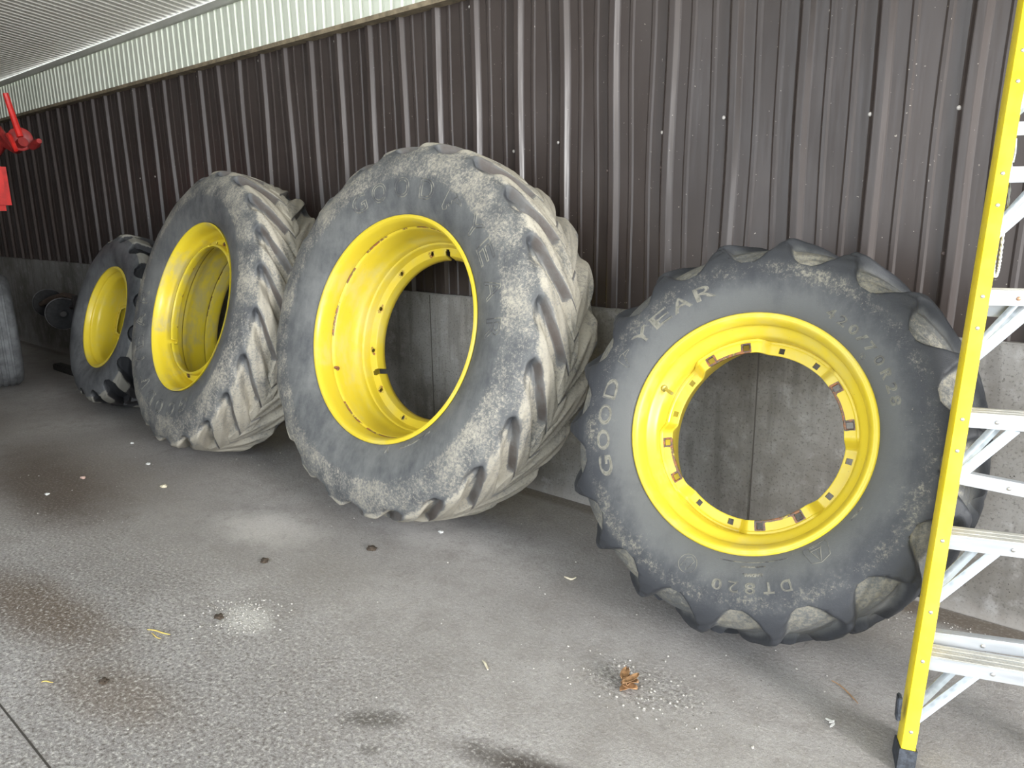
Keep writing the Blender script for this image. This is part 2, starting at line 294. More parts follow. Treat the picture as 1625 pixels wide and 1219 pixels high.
class Wheel:
    def __init__(s, name, label, c, h, lean, rf, Ro, W, lugs, phase, style, rub, group, flip=False):
        s.rf, s.Ro, s.W = rf, Ro, W
        s.base = Vector((0, W-.03, -Ro-.004))
        R = Matrix.Rotation(h, 4, 'Z') @ Matrix.Rotation(-lean, 4, 'X')
        loc = Vector(c) + R.to_3x3() @ s.base
        s.root = empty(name, loc, R.to_euler()); tag(s.root, label, 'wheel', group)
        s.T = Matrix.Translation(-s.base); H = Ro-rf; s.H = H
        F_I = np.array(F_IS[style]); Ao = np.array([.030, .012, -.004, -.026, -.042, -.043, -.032, -.013, .006, .030, .12, W/2]); Ai = np.array([.030, .012, -.004, -.026, -.042, -.040, -.024, .0, .03, .062, .13, W/2]) if style != 'sharp' else np.array([.030, .012, -.004, -.026, -.042, -.042, -.028, -.004, .024, .055, .12, W/2])
        s.Ao, s.Ro_ = Ao, rf+F_O*H
        ns = dict(soft=(5.45, .395, .15, .17, 9.0), sharp=(7.4, .385, .04, .31, 9.6), block=(5.9, .29, .06, .17, 9.0))[style]
        v0, wmax, e, K, v1 = ns
        vf = np.concatenate([np.linspace(0, 5, 14, endpoint=False), np.linspace(5, 9.6, 34, endpoint=False), np.linspace(9.6, 11, 22)])
        side = np.concatenate([np.zeros(len(vf)), np.ones(len(vf)-1)]); v = np.concatenate([vf, vf[:-1][::-1]])
        npp = 36; nt = lugs*npp; tt = (np.arange(nt)/npp)
        V, Tt = np.meshgrid(v, tt, indexing='ij'); S = side[:, None]*np.ones_like(Tt)
        ao, ri_o = catmull(V, Ao), catmull(V, rf+F_O*H); ai, ri_i = catmull(V, Ai), catmull(V, rf+F_I*H)
        def pocket(t, V):
            t = t-np.floor(t)
            q = np.clip((v1-V)/(v1-v0), 0, 1); w = wmax*np.sqrt(np.clip(1-q**(2.2 if style != 'sharp' else 1.2), 0, 1)); w = np.where(V < v0, -.2, w)
            w = np.where(V > v1, wmax+(.025 if style != 'soft' else -.04)*sstep((V-v1)/2), w)
            if style == 'sharp':
                tm = 1-t; lo = .235+.03*sstep((V-8.8)/1.5)+.16*(1-np.clip((V-6.9)/1.7, 0, 1))**2
                d1 = sstep((tm-lo)/.115); d2 = sstep((tm-(.60-.04*sstep((V-9)/1)))/.30)
                dep = d1*(1-d2)*sstep((V-6.9)/1.4); return 1-dep
            ec = e*(1+(2.6*(1-sstep((V-8.3)/1.3)) if style == 'sharp' else 0))
            d = np.abs(t-.5)-w
            m = sstep(d/ec+.5); m = np.where(V < v0-.6, 1, m)
            return np.where((V < v0), np.maximum(m, sstep((v0-V)/.35)), m)
        jit = .02*np.sin(1.7*np.floor(Tt)+phase)
        full_a = np.where(S > 0, W-ao, ao)
        mf = pocket(Tt+jit, V); mr = pocket(Tt+.5+jit, V); over = .030 if style != 'sharp' else .045
        cf = 1-sstep((full_a-(W/2+over))/.012+.5); cr = 1-sstep(((W-full_a)-(W/2+over))/.012+.5)
        M_ = np.where(V < 9.4, np.where(S > 0, mr, mf), np.maximum(mf*cf, mr*cr))
        a = ai+(ao-ai)*M_; r = ri_i+(ri_o-ri_i)*M_
        if style == 'block': r = r-.006*(1-M_)
        # rounded hollow along the pocket floor
        wob = .0025*np.sin(Tt*2*PI*1.0+V*2.1)+.0018*np.sin(Tt*2*PI*2.3+V*5)
        r = r+wob*(V > 6)
        ash = np.clip((np.minimum(full_a, W-full_a)-.0)/(W/2), 0, 1)
        skew = -K/Ro*(ash**1.0)*(W/.45)
        th = 2*PI*Tt/lugs+math.radians(phase)+np.where(V > 7, skew, skew*0)*sstep((V-7)/2)
        A = np.where(S > 0, W-a, a)
        X = r*np.cos(th); Z = r*np.sin(th); co = np.stack([X, A, Z], -1).reshape(-1, 3)-np.array(s.base)
        nv = len(v); I = np.arange(nv-1)[:, None]; J = np.arange(nt)[None, :]; J2 = (J+1) % nt
        quads = np.stack([I*nt+J, (I+1)*nt+J, (I+1)*nt+J2, I*nt+J2], -1).reshape(-1, 4)
        me = bpy.data.meshes.new('tire'); me.vertices.add(len(co)); me.vertices.foreach_set('co', co.ravel()); me.loops.add(quads.size); me.loops.foreach_set('vertex_index', quads.ravel())
        me.polygons.add(len(quads)); me.polygons.foreach_set('loop_start', np.arange(0, quads.size, 4)); me.polygons.foreach_set('loop_total', np.full(len(quads), 4)); me.update(); me.validate()
        tread = sstep((V-7.6)/1.2)
        sidef = sstep((V-3.6)/1.2)*(1-sstep((V-7.5)/1.5))
        if style == 'soft':
            dust = -.12+.09*sidef+.20*(1-M_)+.145*sstep((V-1.8)/1.6)*(1-sstep((V-5)/1.2)); dust = dust-.18*sstep((V-5.6)/1)*(M_)
            bloom = .42+.30*sstep((4.6-V)/2)-.42*sstep((V-5.2)/1.6)*M_+.30*(1-M_); wear = 0*V
        elif style == 'sharp':
            tf = 1-np.where(S > 0, (Tt+.5+jit) % 1, (Tt+jit) % 1); lo = .235+.03*sstep((V-8.8)/1.5)
            flank = np.exp(-((tf-lo-.056)/.072)**2)*sstep((V-8.4)/.6)*np.where(V > 9.4, sstep((M_*(1-M_)*4)*3), 1)
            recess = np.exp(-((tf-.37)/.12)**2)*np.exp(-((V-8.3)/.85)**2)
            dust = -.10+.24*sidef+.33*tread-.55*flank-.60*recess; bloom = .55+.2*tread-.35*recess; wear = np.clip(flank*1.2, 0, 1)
        else:
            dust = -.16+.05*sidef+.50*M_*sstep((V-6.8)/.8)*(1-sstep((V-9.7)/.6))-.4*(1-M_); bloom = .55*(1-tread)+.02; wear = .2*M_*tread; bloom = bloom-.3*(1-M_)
        for nm, arr in (('dust', dust), ('bloom', bloom), ('wear', wear)):
            at = me.attributes.new(nm, 'FLOAT', 'POINT'); at.data.foreach_set('value', np.clip(arr, -1, 1).astype(np.float32).ravel())
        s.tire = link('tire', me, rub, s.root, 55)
        prof = catmull(np.linspace(0, 9, 200), np.stack([Ao, s.Ro_], -1)[:, 0]), catmull(np.linspace(0, 9, 200), s.Ro_)
        s.pa, s.pr = prof
    def surf(s, th, r, off=0): return Vector((r*math.cos(th), float(np.interp(r, s.pr, s.pa))-off, r*math.sin(th)))-s.base
    def wrap(s, bm, deg, r0, off=0):
        """flat art in the XY plane laid on the sidewall, +Y outward, reading clockwise"""
        for v in bm.verts:
            r = r0+v.co.y; th = math.radians(deg)-v.co.x/r0; v.co = s.surf(th, r, off+v.co.z)
        return bm
def text_bm(ch, wid, hei, bevel, fill=False, step=.012):
    cu = bpy.data.curves.new('txt', 'FONT'); cu.body = ch; cu.align_x = 'CENTER'; cu.size = 1; cu.resolution_u = 4
    cu.fill_mode = 'FRONT' if fill else 'NONE'
    if not fill: cu.bevel_depth = bevel/max(hei, 1e-3)*1.0; cu.bevel_resolution = 0
    o = bpy.data.objects.new('txt', cu); COL.objects.link(o); dg = bpy.context.evaluated_depsgraph_get(); dg.update()
    me = bpy.data.meshes.new_from_object(o.evaluated_get(dg)); bm = bmesh.new(); bm.from_mesh(me); bpy.data.objects.remove(o); bpy.data.meshes.remove(me); bpy.data.curves.remove(cu)
    if not bm.verts: return bm
    x0 = min(v.co.x for v in bm.verts); x1 = max(v.co.x for v in bm.verts); y0 = min(v.co.y for v in bm.verts); y1 = max(v.co.y for v in bm.verts)
    for v in bm.verts: v.co = Vector(((v.co.x-(x0+x1)/2)/(x1-x0)*wid, (v.co.y-(y0+y1)/2)/(y1-y0)*hei, v.co.z*hei))
    for _ in range(4):
        e = [e for e in bm.edges if e.calc_length() > step]
        if not e: break
        bmesh.ops.subdivide_edges(bm, edges=e, cuts=1, use_grid_fill=False)
    if fill: bmesh.ops.triangulate(bm, faces=bm.faces[:])
    return bm
def poly_tubes(w, polys, deg, r0, rad, mb, closed=True):
    for pl in polys:
        pts = []
        for i in range(len(pl)+(0 if closed else -1)):
            a, b = pl[i], pl[(i+1) % len(pl)]; m = max(1, int(math.dist(a, b)/.012))
            pts += [(a[0]+(b[0]-a[0])*k/m, a[1]+(b[1]-a[1])*k/m) for k in range(m)]
        if not closed: pts.append(pl[-1])
        mb.tube([w.surf(math.radians(deg)-x/r0, r0+y, .0) for x, y in pts], rad, 5, closed)
FOOT = [[(-.045, -.035), (-.035, .035), (.0, .038), (.02, .030), (.005, .018), (.012, .010), (-.004, .004), (.004, -.006), (-.014, -.008), (-.006, -.020), (-.020, -.018), (-.016, -.035), (-.034, -.045)],
        [(.012, .03), (.05, .020), (.055, .012), (.014, .010)]]
def circle(cx, cy, r, n=24): return [(cx+r*math.cos(2*PI*k/n), cy+r*math.sin(2*PI*k/n)) for k in range(n)]
def lettering(w, items, bev, mat, fillmat=None):
    for ch, deg, r0, wid, hei in items:
        if ch == '@':
            k = hei/.08; mb = MB(); poly_tubes(w, [[(x*k, y*k) for x, y in p] for p in FOOT], deg, r0, bev, mb); mb.build('winged_foot_emblem', mat, w.tire, 60, fix=False); continue
        nm = 'raised_letter' if len(ch) == 1 else 'sidewall_text'
        o = MB().absorb(w.wrap(text_bm(ch, wid, hei, bev), deg, r0)).build(nm, mat, w.tire, 60, fix=False)
        if fillmat and hei > .03:
            f = MB().absorb(w.wrap(text_bm(ch, wid, hei, 0, True), deg, r0, .0008)).build(nm, fillmat, w.tire, None, fix=False)
            me = o.data; n0 = len(me.materials); me.materials.append(fillmat); bm = bmesh.new(); bm.from_mesh(me); k0 = len(bm.faces); bm.from_mesh(f.data); bm.faces.ensure_lookup_table()
            for q in bm.faces[k0:]: q.material_index = n0
            bm.to_mesh(me); bm.free(); bpy.data.objects.remove(f)
def letter_mats(tag_, dark, face):
    t = NT('letter_edge_'+tag_); n = t.noise(20, 4, .6); a = t.done(t.mix(t.ramp(n, .4, .6), dark, face), .8)
    t = NT('letter_face_'+tag_); n = t.noise(14, 6, .7); m = t.noise(70, 4, .7); b = t.done(t.mix(t.ramp(t.math('ADD', t.math('MULTIPLY', n, .6), t.math('MULTIPLY', m, .4)), .40, .60), tuple(c*.55 for c in face), face), .85)
    return a, b
def rust_attr(me, fn):
    at = me.attributes.new('rust', 'FLOAT', 'POINT'); at.data.foreach_set('value', np.array([fn(v.co) for v in me.vertices], np.float32))
def barrel(w, prof, mat, n=144):
    inn = prof; outp = [(a, r+.006) for a, r in prof[3:-3]][::-1]
    b = MB().lathe(inn+outp, n, w.T, closed=True); return b.build('rim', mat, w.root, 35)
def polar_disc(w, rins, rout, depth, thick, holes, notches, name, mat, parent, rust=None, nth=720, lip=None, rmid=None):
    """ring with real holes: holes = list of (deg, r, half_t, half_r, round)"""
    rs = [rins, rout]+([rmid] if rmid else []); ths = set(np.round(np.linspace(0, 360, 361)[:-1], 3))
    for d, r, ht, hr, rd in holes:
        dd = math.degrees(ht/r); rs += [r-hr, r+hr]; ths |= {round((d-dd) % 360, 3), round((d+dd) % 360, 3), round(d % 360, 3)}
    for d, ht, rr in notches:
        dd = math.degrees(ht/rins); ths |= {round((d+dd*q) % 360, 3) for q in (-1, -.7, 0, .7, 1)}; rs += [rr, rr-.01]
    rs += list(np.linspace(rins, rout, 14)); rs = sorted(set(np.round(rs, 4))); rs = [r for i, r in enumerate(rs) if i == 0 or r-rs[i-1] > .0004]; ths = sorted(ths); n = len(ths)
    def inhole(tm, rm):
        for d, r, ht, hr, rd in holes:
            dt = (tm-d+180) % 360-180
            if abs(dt) < math.degrees(ht/r)-1e-3 and abs(rm-r) < hr-1e-5: return True
        for d, ht, rr in notches:
            dt = abs((tm-d+180) % 360-180); lim = math.degrees(ht/rins)
            if (dt < lim and rm < rr-.01) or (dt < lim*.7 and rm < rr): return True
        return False
    bm = bmesh.new(); V = {}
    def vert(i, j):
        if (i, j) not in V:
            th = math.radians(ths[j]); r = rs[i]; V[(i, j)] = bm.verts.new(Vector((r*math.cos(th), depth(ths[j], r), r*math.sin(th)))-w.base)
        return V[(i, j)]
    for i in range(len(rs)-1):
        for j in range(n):
            j2 = (j+1) % n; t0 = ths[j]; t1 = ths[j2]+(360 if j2 == 0 else 0)
            if inhole((t0+t1)/2, (rs[i]+rs[i+1])/2): continue
            bm.faces.new([vert(i, j), vert(i, j2), vert(i+1, j2), vert(i+1, j)])
    for d, r, ht, hr, rd in holes:
        if not rd: continue
        # round hole inside the square opening
        per = []; cir = []
        for q in range(24):
            w_ = 2*PI*q/24; c, s_ = math.cos(w_), math.sin(w_); k = 1/max(abs(c), abs(s_))
            for L_, (x, y) in ((per, (c*k*ht, s_*k*hr)), (cir, (c*ht*rd, s_*hr*rd))):
                th = math.radians(d)+x/r; rr = r+y; L_.append(bm.verts.new(Vector((rr*math.cos(th), depth(math.degrees(th), rr), rr*math.sin(th)))-w.base))
        for q in range(24): bm.faces.new([per[q], per[(q+1) % 24], cir[(q+1) % 24], cir[q]])
    bmesh.ops.recalc_face_normals(bm, faces=bm.faces[:])
    me = bpy.data.meshes.new(name); bm.to_mesh(me); bm.free()
    rust_attr(me, (lambda co: rust(co+w.base)) if rust else (lambda co: 0.))
    o = link(name, me, mat, parent, 30); md = o.modifiers.new('thickness', 'SOLIDIFY'); md.thickness = thick; md.offset = 0; return o
def smoothprof(pts, sub=3):
    P = np.array(pts); v = np.linspace(0, len(P)-1, (len(P)-1)*sub+1); return [(float(a), float(b)) for a, b in zip(catmull(v, P[:, 0]), catmull(v, P[:, 1]))]
def valve(w, deg, r, a, mat, name='valve_stem', L=.045, tilt=(0, -1, 0)):
    th = math.radians(deg); p = Vector((r*math.cos(th), a, r*math.sin(th)))-w.base; inn = Vector((-math.cos(th), 0, -math.sin(th))); d = (inn*.5+Vector(tilt)).normalized()
    b = MB(); b.tube([p-d*.004, p+d*.004, p+d*.006], [.014, .013, .008], 14); b.tube([p, p+d*L*.6, p+d*L*.62, p+d*L], [.0065, .0062, .008, .0075], 12); return b.build(name, mat, w.root)
# --- small wheel: ring of sixteen square holes on four raised pads
def small_rim(w, flip, mat, rot=0):
    rf, W = w.rf, w.W; k = rf/.433
    half = [(.016, .4345), (.007, .4360), (-.001, .4340), (-.005, .4285), (-.004, .4220), (.003, .4155), (.012, .4100), (.024, .4045), (.034, .4020), (.040, .4035), (.047, .4030), (.056, .3950), (.066, .3830), (.076, .3720), (.087, .3665), (.105, .3650)]
    half = smoothprof(half, 2); prof = [(a, r*k) for a, r in half]+([(W-.20, .366*k), (W-.15, .378*k), (W-.09, .392*k), (W-.04, .402*k), (W-.012, .410*k), (W-.001, .424*k), (W+.001, .434*k), (W-.007, .436*k), (W-.014, .4345*k)] if not flip else [(W-a, r*k) for a, r in half[::-1]])
    rim = barrel(w, prof, mat); rust_attr(rim.data, lambda c: .08)
    fd = (lambda a: .375-a) if flip else (lambda a: a)
    pads = [117-90*i+rot for i in range(4)]
    def padw(t):
        m = 0
        for p in pads:
            d = abs((t-p+180) % 360-180); m = max(m, 1-float(sstep(np.array((d-19)/7.5))))
        return m
    def depth(t, r): m = padw(t); return fd(.152-.047*m-(.004 if r > .355*k else 0))
    holes = []
    for p in pads: holes += [((p+s_*12.1) % 360, .334*k, .0118, .0118, 0) for s_ in (-1, 1)]+[((p-45+s_*12) % 360, .334*k, .0108, .0108, 0) for s_ in (-1, 1)]
    def rust(c):
        r = math.hypot(c.x, c.z)/k; t = math.degrees(math.atan2(c.z, c.x)); best = 0
        for i, p in enumerate(pads):
            for s_ in (-1, 1):
                dt = ((t-(p+s_*12.1)+180) % 360-180)*PI/180*r; dr = r-.334; d = max(abs(dt), abs(dr))
                best = max(best, 1-float(sstep(np.array((d-.012)/.016))))
            dt = abs((t-p+180) % 360-180)
            if dt < 15 and r < .3235: best = max(best, .62)
        return best*.92
    d = polar_disc(w, .314*k, .366*k, depth, .009, holes, [], 'mounting_ring', mat, w.root, rust, rmid=.3215*k)
    return rim, d
# --- large wheel: deep barrel, ring of twelve round holes with three keyhole notches
def large_rim(w, flip, mat, rot=0):
    rf, W = w.rf, w.W; k = rf/.576
    half = [(.016, .5775), (.006, .5790), (-.002, .5770), (-.006, .5705), (-.003, .5640), (.008, .5580), (.022, .5535), (.05, .5500), (.088, .5475), (.097, .5500), (.103, .5440), (.112, .5400), (.135, .5370), (.17, .5330), (.2, .530)]
    prof = smoothprof(half, 2); q = [(W-.14, .530), (W-.11, .5370), (W-.09, .5480), (W-.04, .553), (W-.015, .560), (W-.0, .570), (W+.003, .5785), (W-.014, .578)]
    mid = [(.235, .5270), (.25, .5190), (.27, .5120), (.30, .5100)]
    pf = prof+mid+smoothprof(q, 2)
    if flip: pf = [(W-a, r) for a, r in pf[::-1]]
    rim = barrel(w, [(a, r*k) for a, r in pf], mat)
    rust_attr(rim.data, lambda c: (.55 if abs(((c.y+w.base.y) if not flip else W-(c.y+w.base.y))-.098) < .006 and mnoise.noise(Vector((c.x, c.z, 0))*9) > -.1 else .08))
    fd = (lambda a: W-a) if flip else (lambda a: a)
    def depth(t, r):
        r = r/k
        if r > .495: return fd(.335-.05*float(sstep(np.array((r-.495)/.018))))
        if r < .4565: return fd(.345+.05*float(sstep(np.array((.4565-r)/.013))))
        return fd(.345-.01*(r-.4565)/.0385)
    holes = [((14+30*i+rot) % 360, .474*k, .0145, .0145, .78) for i in range(12)]
    notches = [((d_+rot) % 360, .017, .487*k) for d_ in (90, 210, 330)]
    def rust(c):
        r = math.hypot(c.x, c.z)/k; t = math.degrees(math.atan2(c.z, c.x)); best = 0
        for i in range(12):
            dt = ((t-(14+30*i+rot)+180) % 360-180)*PI/180*r; d = math.hypot(dt*.55, r-.474); best = max(best, 1-float(sstep(np.array((d-.012)/.02))))
        return best*(.72 if flip else .5)
    d = polar_disc(w, .4435*k, .5125*k, depth, .011, holes, notches, 'mounting_ring', mat, w.root, rust, rmid=.4565*k)
    bm_r = [round(.4435*k, 4)]
    return rim, d
G1, G2 = 'wide rear tractor wheels leaning on the wall', 'small front tractor wheels leaning on the wall'
# 4: nearest, right
w4 = Wheel('tractor_wheel', 'small tractor wheel with yellow rim and scalloped black tire, nearest the yellow stepladder', (-1.033, -.745, .830), .067, .393, .433, .735, .42, 18, 89.0, 'soft', RUB_B, G2)
small_rim(w4, False, YEL); valve(w4, 161.7, .384, .064, BRASS, L=.055, tilt=(.5, -.5, -.25))
LA, LB = letter_mats('small', (.06, .06, .062), (.20, .19, .155))
word = 'GOOD@YEAR'; ang4 = [-155.2, -166.2, -176.8, -188, -202, -213.5, -224, -234, -244.5]
it = [(c, a, .545, .082 if c not in '@' else .09, .052) for c, a in zip(word, ang4)]
it += [(c, a, .500, .032, .034) for c, a in zip('420/70R28', [63, 57.5, 52, 47.5, 42.5, 36.5, 30.5, 25, 20])]
it += [(c, a, .548, .036, .038) for c, a in zip('DT820', [-63.5, -69.5, -76, -82, -88])]
it += [('RADIAL', -75, .505, .070, .012), ('SAFETY WARNING', -75, .478, .085, .008), ('AT ALL TIMES FOLLOW SAFE MOUNTING PRACTICE', -75, .463, .24, .005), ('TUBELESS', -27, .462, .06, .008), ('R', 41.7, .463, .009, .010)]
lettering(w4, it, .0013, LA, LB)
for polys, dg_, r0_, rad in (([circle(0, 0, .033, 30), [(-.02, -.015), (-.004, .024), (.006, .004), (.02, .018), (.012, -.018), (-.004, -.026)]], -101.1, .517, .0011),
        ([circle(0, 0, .010, 16)], 41.7, .463, .001),
        ([[(-.042, -.022), (.042, -.022), (.044, -.012), (.030, .028), (0, .036), (-.034, .026), (-.046, -.010)], [(-.022, -.018), (.022, -.018), (.020, -.008), (-.020, -.008)], [(-.018, -.008), (0, .032), (.018, -.008)], [(-.002, -.008), (0, .024)]], -48.7, .478, .0012)):
    mb = MB(); poly_tubes(w4, polys, dg_, r0_, rad, mb); mb.build('round_emblem' if len(polys) < 4 else 'shield_emblem', LA, w4.tire, 60, fix=False)
# 3: big one in the middle
w3 = Wheel('tractor_wheel', 'biggest tractor wheel in the photo, deep clean yellow rim, third from the left', (-2.887, -.818, 1.043), .033, .289, .576, .957, .47, 21, 88.0, 'sharp', RUB_A, G1)
large_rim(w3, False, YEL); valve(w3, -152.7, .540, .115, RUST, L=.022)
LA3, LB3 = letter_mats('wide', (.07, .07, .07), (.23, .22, .18))
ang3 = [117.6, 105.5, 92, 77.5, 62, 45.5, 33.5, 19, 4]
lettering(w3, [(c, a, .712, .105, .100) for c, a in zip(word, ang3)]+[('V', -76, .610, .03, .035), ('FOLLOW ALL SAFETY WARNINGS', -58, .615, .22, .012)], .0017, LA3)
# 2
w2 = Wheel('tractor_wheel', 'big tractor wheel with faded dirty rim and holes, second from the left', (-4.83, -.885, 1.026), -.075, .316, .564, .930, .47, 21, 77.5, 'sharp', RUB_A, G1)
large_rim(w2, True, YEL_OLD, 7)
lettering(w2, [(c, a, .690, .105, .095) for c, a in zip(word, [-63, -78, -93.5, -108, -124, -140, -152, -166, -181])], .0017, LA3)
# 1
w1 = Wheel('tractor_wheel', 'small tractor wheel with chunky rounded black lugs, farthest left of the leaning row', (-6.593, -.751, .801), -.04, .33, .423, .714, .43, 16, 72, 'block', RUB_C, G2)
small_rim(w1, True, YEL, 20)

# ------------------------------------------------------------------ stepladder (closed, rear section swung just behind the front rails)
lad = empty('stepladder', (-.3631, -1.1035, 0), (0, 0, .3489)); tag(lad, 'tall yellow fibreglass stepladder with aluminium steps standing at the right edge', 'ladder')
SPL, COT = .0863, .2632; BW = .66; sA, cA = math.sin(1.3136), math.cos(1.3136)
def rail(name, x0, spl, y0, cot, w, D, t, z0, z1, mat, mir=1, parent=lad):
    r = .0035
    prof = [(0, r), (r*.3, r*.3), (r, 0), (w, 0), (w, t), (t, t), (t, D-t), (w, D-t), (w, D), (r, D), (r*.3, D-r*.3), (0, D-r)]
    a = math.atan(1/cot) if cot else PI/2; b = MB(); m = len(prof); rows = 9; co = []
    for j in range(rows):
        z = z0+(z1-z0)*j/(rows-1)
        for x, d in prof: co.append((x0+spl*z+mir*x, y0+cot*z+math.sin(a)*d, z-math.cos(a)*d))
    f = [[j*m+i, j*m+(i+1) % m, (j+1)*m+(i+1) % m, (j+1)*m+i] for j in range(rows-1) for i in range(m)]
    b.add(co, f+[list(range(m)), [(rows-1)*m+i for i in range(m)][::-1]]); return b.build(name, mat, parent, 30)
def fpt(x, d, z): return Vector((x+SPL*z, COT*z+sA*d, z-cA*d))
fl_ = rail('front_rail', 0, SPL, 0, COT, .037, .085, .004, .045, 2.74, FIBRE)
fr_ = rail('front_rail', BW, -SPL, 0, COT, .037, .085, .004, .045, 2.74, FIBRE, -1)
rl_ = rail('rear_rail', .034, SPL, .092, COT, .024, .022, .004, .03, 2.70, FIBRE)
rr_ = rail('rear_rail', BW-.034, -SPL, .092, COT, .024, .022, .004, .03, 2.70, FIBRE, -1)
tilt = Matrix.Rotation(-(PI/2-1.3136), 4, 'X')
for x, mr, rl in ((0, 1, fl_), (BW, -1, fr_)):
    b = MB(); z = .03; pr = [(-.004, -.004), (.043, -.004), (.043, .092), (-.004, .092)]; co = []
    for zz_ in (0, .012, .066):
        for px, d in pr: co.append((x+(SPL*zz_+px*1.0)*mr, COT*zz_+d, zz_ if zz_ == 0 else zz_-(.0 if zz_ < .05 else cA*d)))
    b.add(co, [[0, 1, 2, 3], [8, 9, 10, 11]]+[[k*4+i, k*4+(i+1) % 4, k*4+4+(i+1) % 4, k*4+4+i] for k in (0, 1) for i in range(4)])
    b.build('rubber_foot', BLACKP, lad, 30)
for x, mr in ((.024, 1), (BW-.024, -1)): MB().box((x+mr*.016, .135, .02), (.04, .065, .04), bev=.005).build('rubber_foot', BLACKP, lad, 30)
b = MB(); b.box((-.006, .05, .175), (.012, .035, .075), Matrix.Rotation(-.05, 4, 'X'), .003); b.build('guard_bracket', BLACKP, lad, 30)
def rivet(p, parent, mat=STEEL, r=.0062): 
    o = dome('rivet', p, r, mat, parent); return o
for z in (.318, .116, .458, .661, .916, 1.005, 1.262, 1.351, 1.607, 1.696, 1.953, 2.039, 2.30, 2.385):
    rivet(fpt(.0185, -.0005, z), fl_)
srx = {0: .225, 1: .255, 2: .195, 3: .227, 4: .23, 5: .2, 6: .2}
for k in range(7):
    z0 = .289+.3454*k; xa, xb = SPL*z0+.005, BW-SPL*z0-.005; y0 = COT*(z0+.042)+.006; L_ = xb-xa; xm = (xa+xb)/2
    b = MB(); b.box((xm, y0+.0015, z0+.020), (L_, .003, .040), bev=.001); b.box((xm, y0+.078, z0+.020), (L_, .003, .038)); b.box((xm, y0+.040, z0+.0400), (L_, .082, .003), bev=.001)
    st = b.build('step', ALU, lad, 30)
    b = MB()
    for q0 in (.004, .030, .056):
        for q in range(3): b.box((xm, y0+q0+.006*q+.002, z0+.0425), (L_-.002, .0034, .0032))
        b.box((xm, y0+q0+.007, z0+.0416), (L_-.002, .018, .001))
    b.build('ribbed_tread', TREAD, st, 30)
    rivet((srx[k], y0-.001, z0+.021), st, STEEL_O if k == 3 else STEEL)
    for mr in (1, -1):
        for dy, e0, e1 in ((.012, .0, .0), (.062, -.005, -.03)):
            zb = z0-.165; xs_ = (SPL*zb+.012) if mr > 0 else BW-SPL*zb-.012; p0 = Vector((xs_+0*mr, COT*zb+dy+.004, zb+e0)); p1 = Vector(((xs_+mr*(.165+e1)), y0+dy, z0+.004))
            d = (p1-p0).normalized(); u = Vector((0, 1, 0)); nn = d.cross(u).normalized(); wv = .0215
            b = MB(); pts = [(-wv/2-.004, -.006), (-wv/2, 0), (wv/2, 0), (wv/2+.004, -.006)]; th = .002
            up_ = Vector((0, 0, 1))-d*d.z; up_.normalize(); yy = d.cross(up_)
            ring = [(-.017, 0), (-.006, .006), (.006, .006), (.017, 0), (.017, .002), (.006, .008), (-.006, .008), (-.017, .002)]
            co = [p+up_*a_+Vector((0, 1, 0))*c_ for p in (p0, p1) for a_, c_ in ring]; n8 = len(ring)
            b.add(co, [[i, (i+1) % n8, n8+(i+1) % n8, n8+i] for i in range(n8)]+[list(range(n8)), list(range(n8, 2*n8))[::-1]])
            b.build('step_brace', GALV, st, 30)
for z, dz in ((.356, .015), (.83, -.055), (1.32, -.02), (1.844, 0), (2.36, 0)):
    x0 = .030+SPL*z; x1 = BW-.030-SPL*z; y = .098+COT*z; ang = math.atan(dz/(x1-x0)); ang = -abs(ang) if dz < 0 else ang
    Mx = Matrix.Translation((x0, y-.004, z-.017)) @ Matrix.Rotation(-ang, 4, 'Y'); L_ = x1-x0
    b = MB(); b.box((L_/2, 0, 0), (L_, .003, .036), Mx, .001); b.box((L_/2, .014, .017), (L_, .028, .003), Mx)
    for q in range(5): b.box((L_/2, .003+q*.0055, .0195), (L_, .003, .003), Mx)
    bar = b.build('rear_bar', ALU, lad, 30); rivet((x0+.155, y-.007, z-.018+.155*math.tan(ang)), bar)
b = MB(); zt = 2.74; b.box(((BW)/2, COT*zt+.03, zt+.015), (BW-2*SPL*zt+.05, .16, .05), bev=.01); b.build('top_cap', plain('yellow_top_cap', (.80, .60, .03), .5), lad, 30)
strap = MB().tube([Vector((.216, .583, 1.80)), Vector((.216, .572, 1.76)), Vector((.212, .565, 1.731))], .004, 8).build('rope_clip', GALV, lad)
rp = [(x_, y_-.012, z_) for x_, y_, z_ in [(.208, .575, 1.735), (.205, .534, 1.61), (.199, .516, 1.544), (.195, .497, 1.471), (.192, .485, 1.425), (.187, .478, 1.402), (.181, .478, 1.402), (.178, .48, 1.43), (.180, .49, 1.50), (.186, .51, 1.58), (.192, .53, 1.68)]]
P_ = [Vector(p) for p in rp]; b = MB()
for ph in (0, PI):
    pts = []; N = 150
    vv = np.linspace(0, len(rp)-1, N); A_ = np.array(rp); cs = [catmull(vv, A_[:, i]) for i in range(3)]
    for i in range(N): pts.append(Vector((cs[0][i]+.0022*math.cos(i*.9+ph), cs[1][i]+.0022*math.sin(i*.9+ph), cs[2][i])))
    b.tube(pts, .0026, 6)
ro = b.build('rope', ROPE, None, 60); ro.matrix_world = Matrix.Translation((-.3631, -1.1035, 0)) @ Matrix.Rotation(.3489, 4, 'Z'); tag(ro, 'white twisted rope looped behind the yellow ladder rail', 'rope')
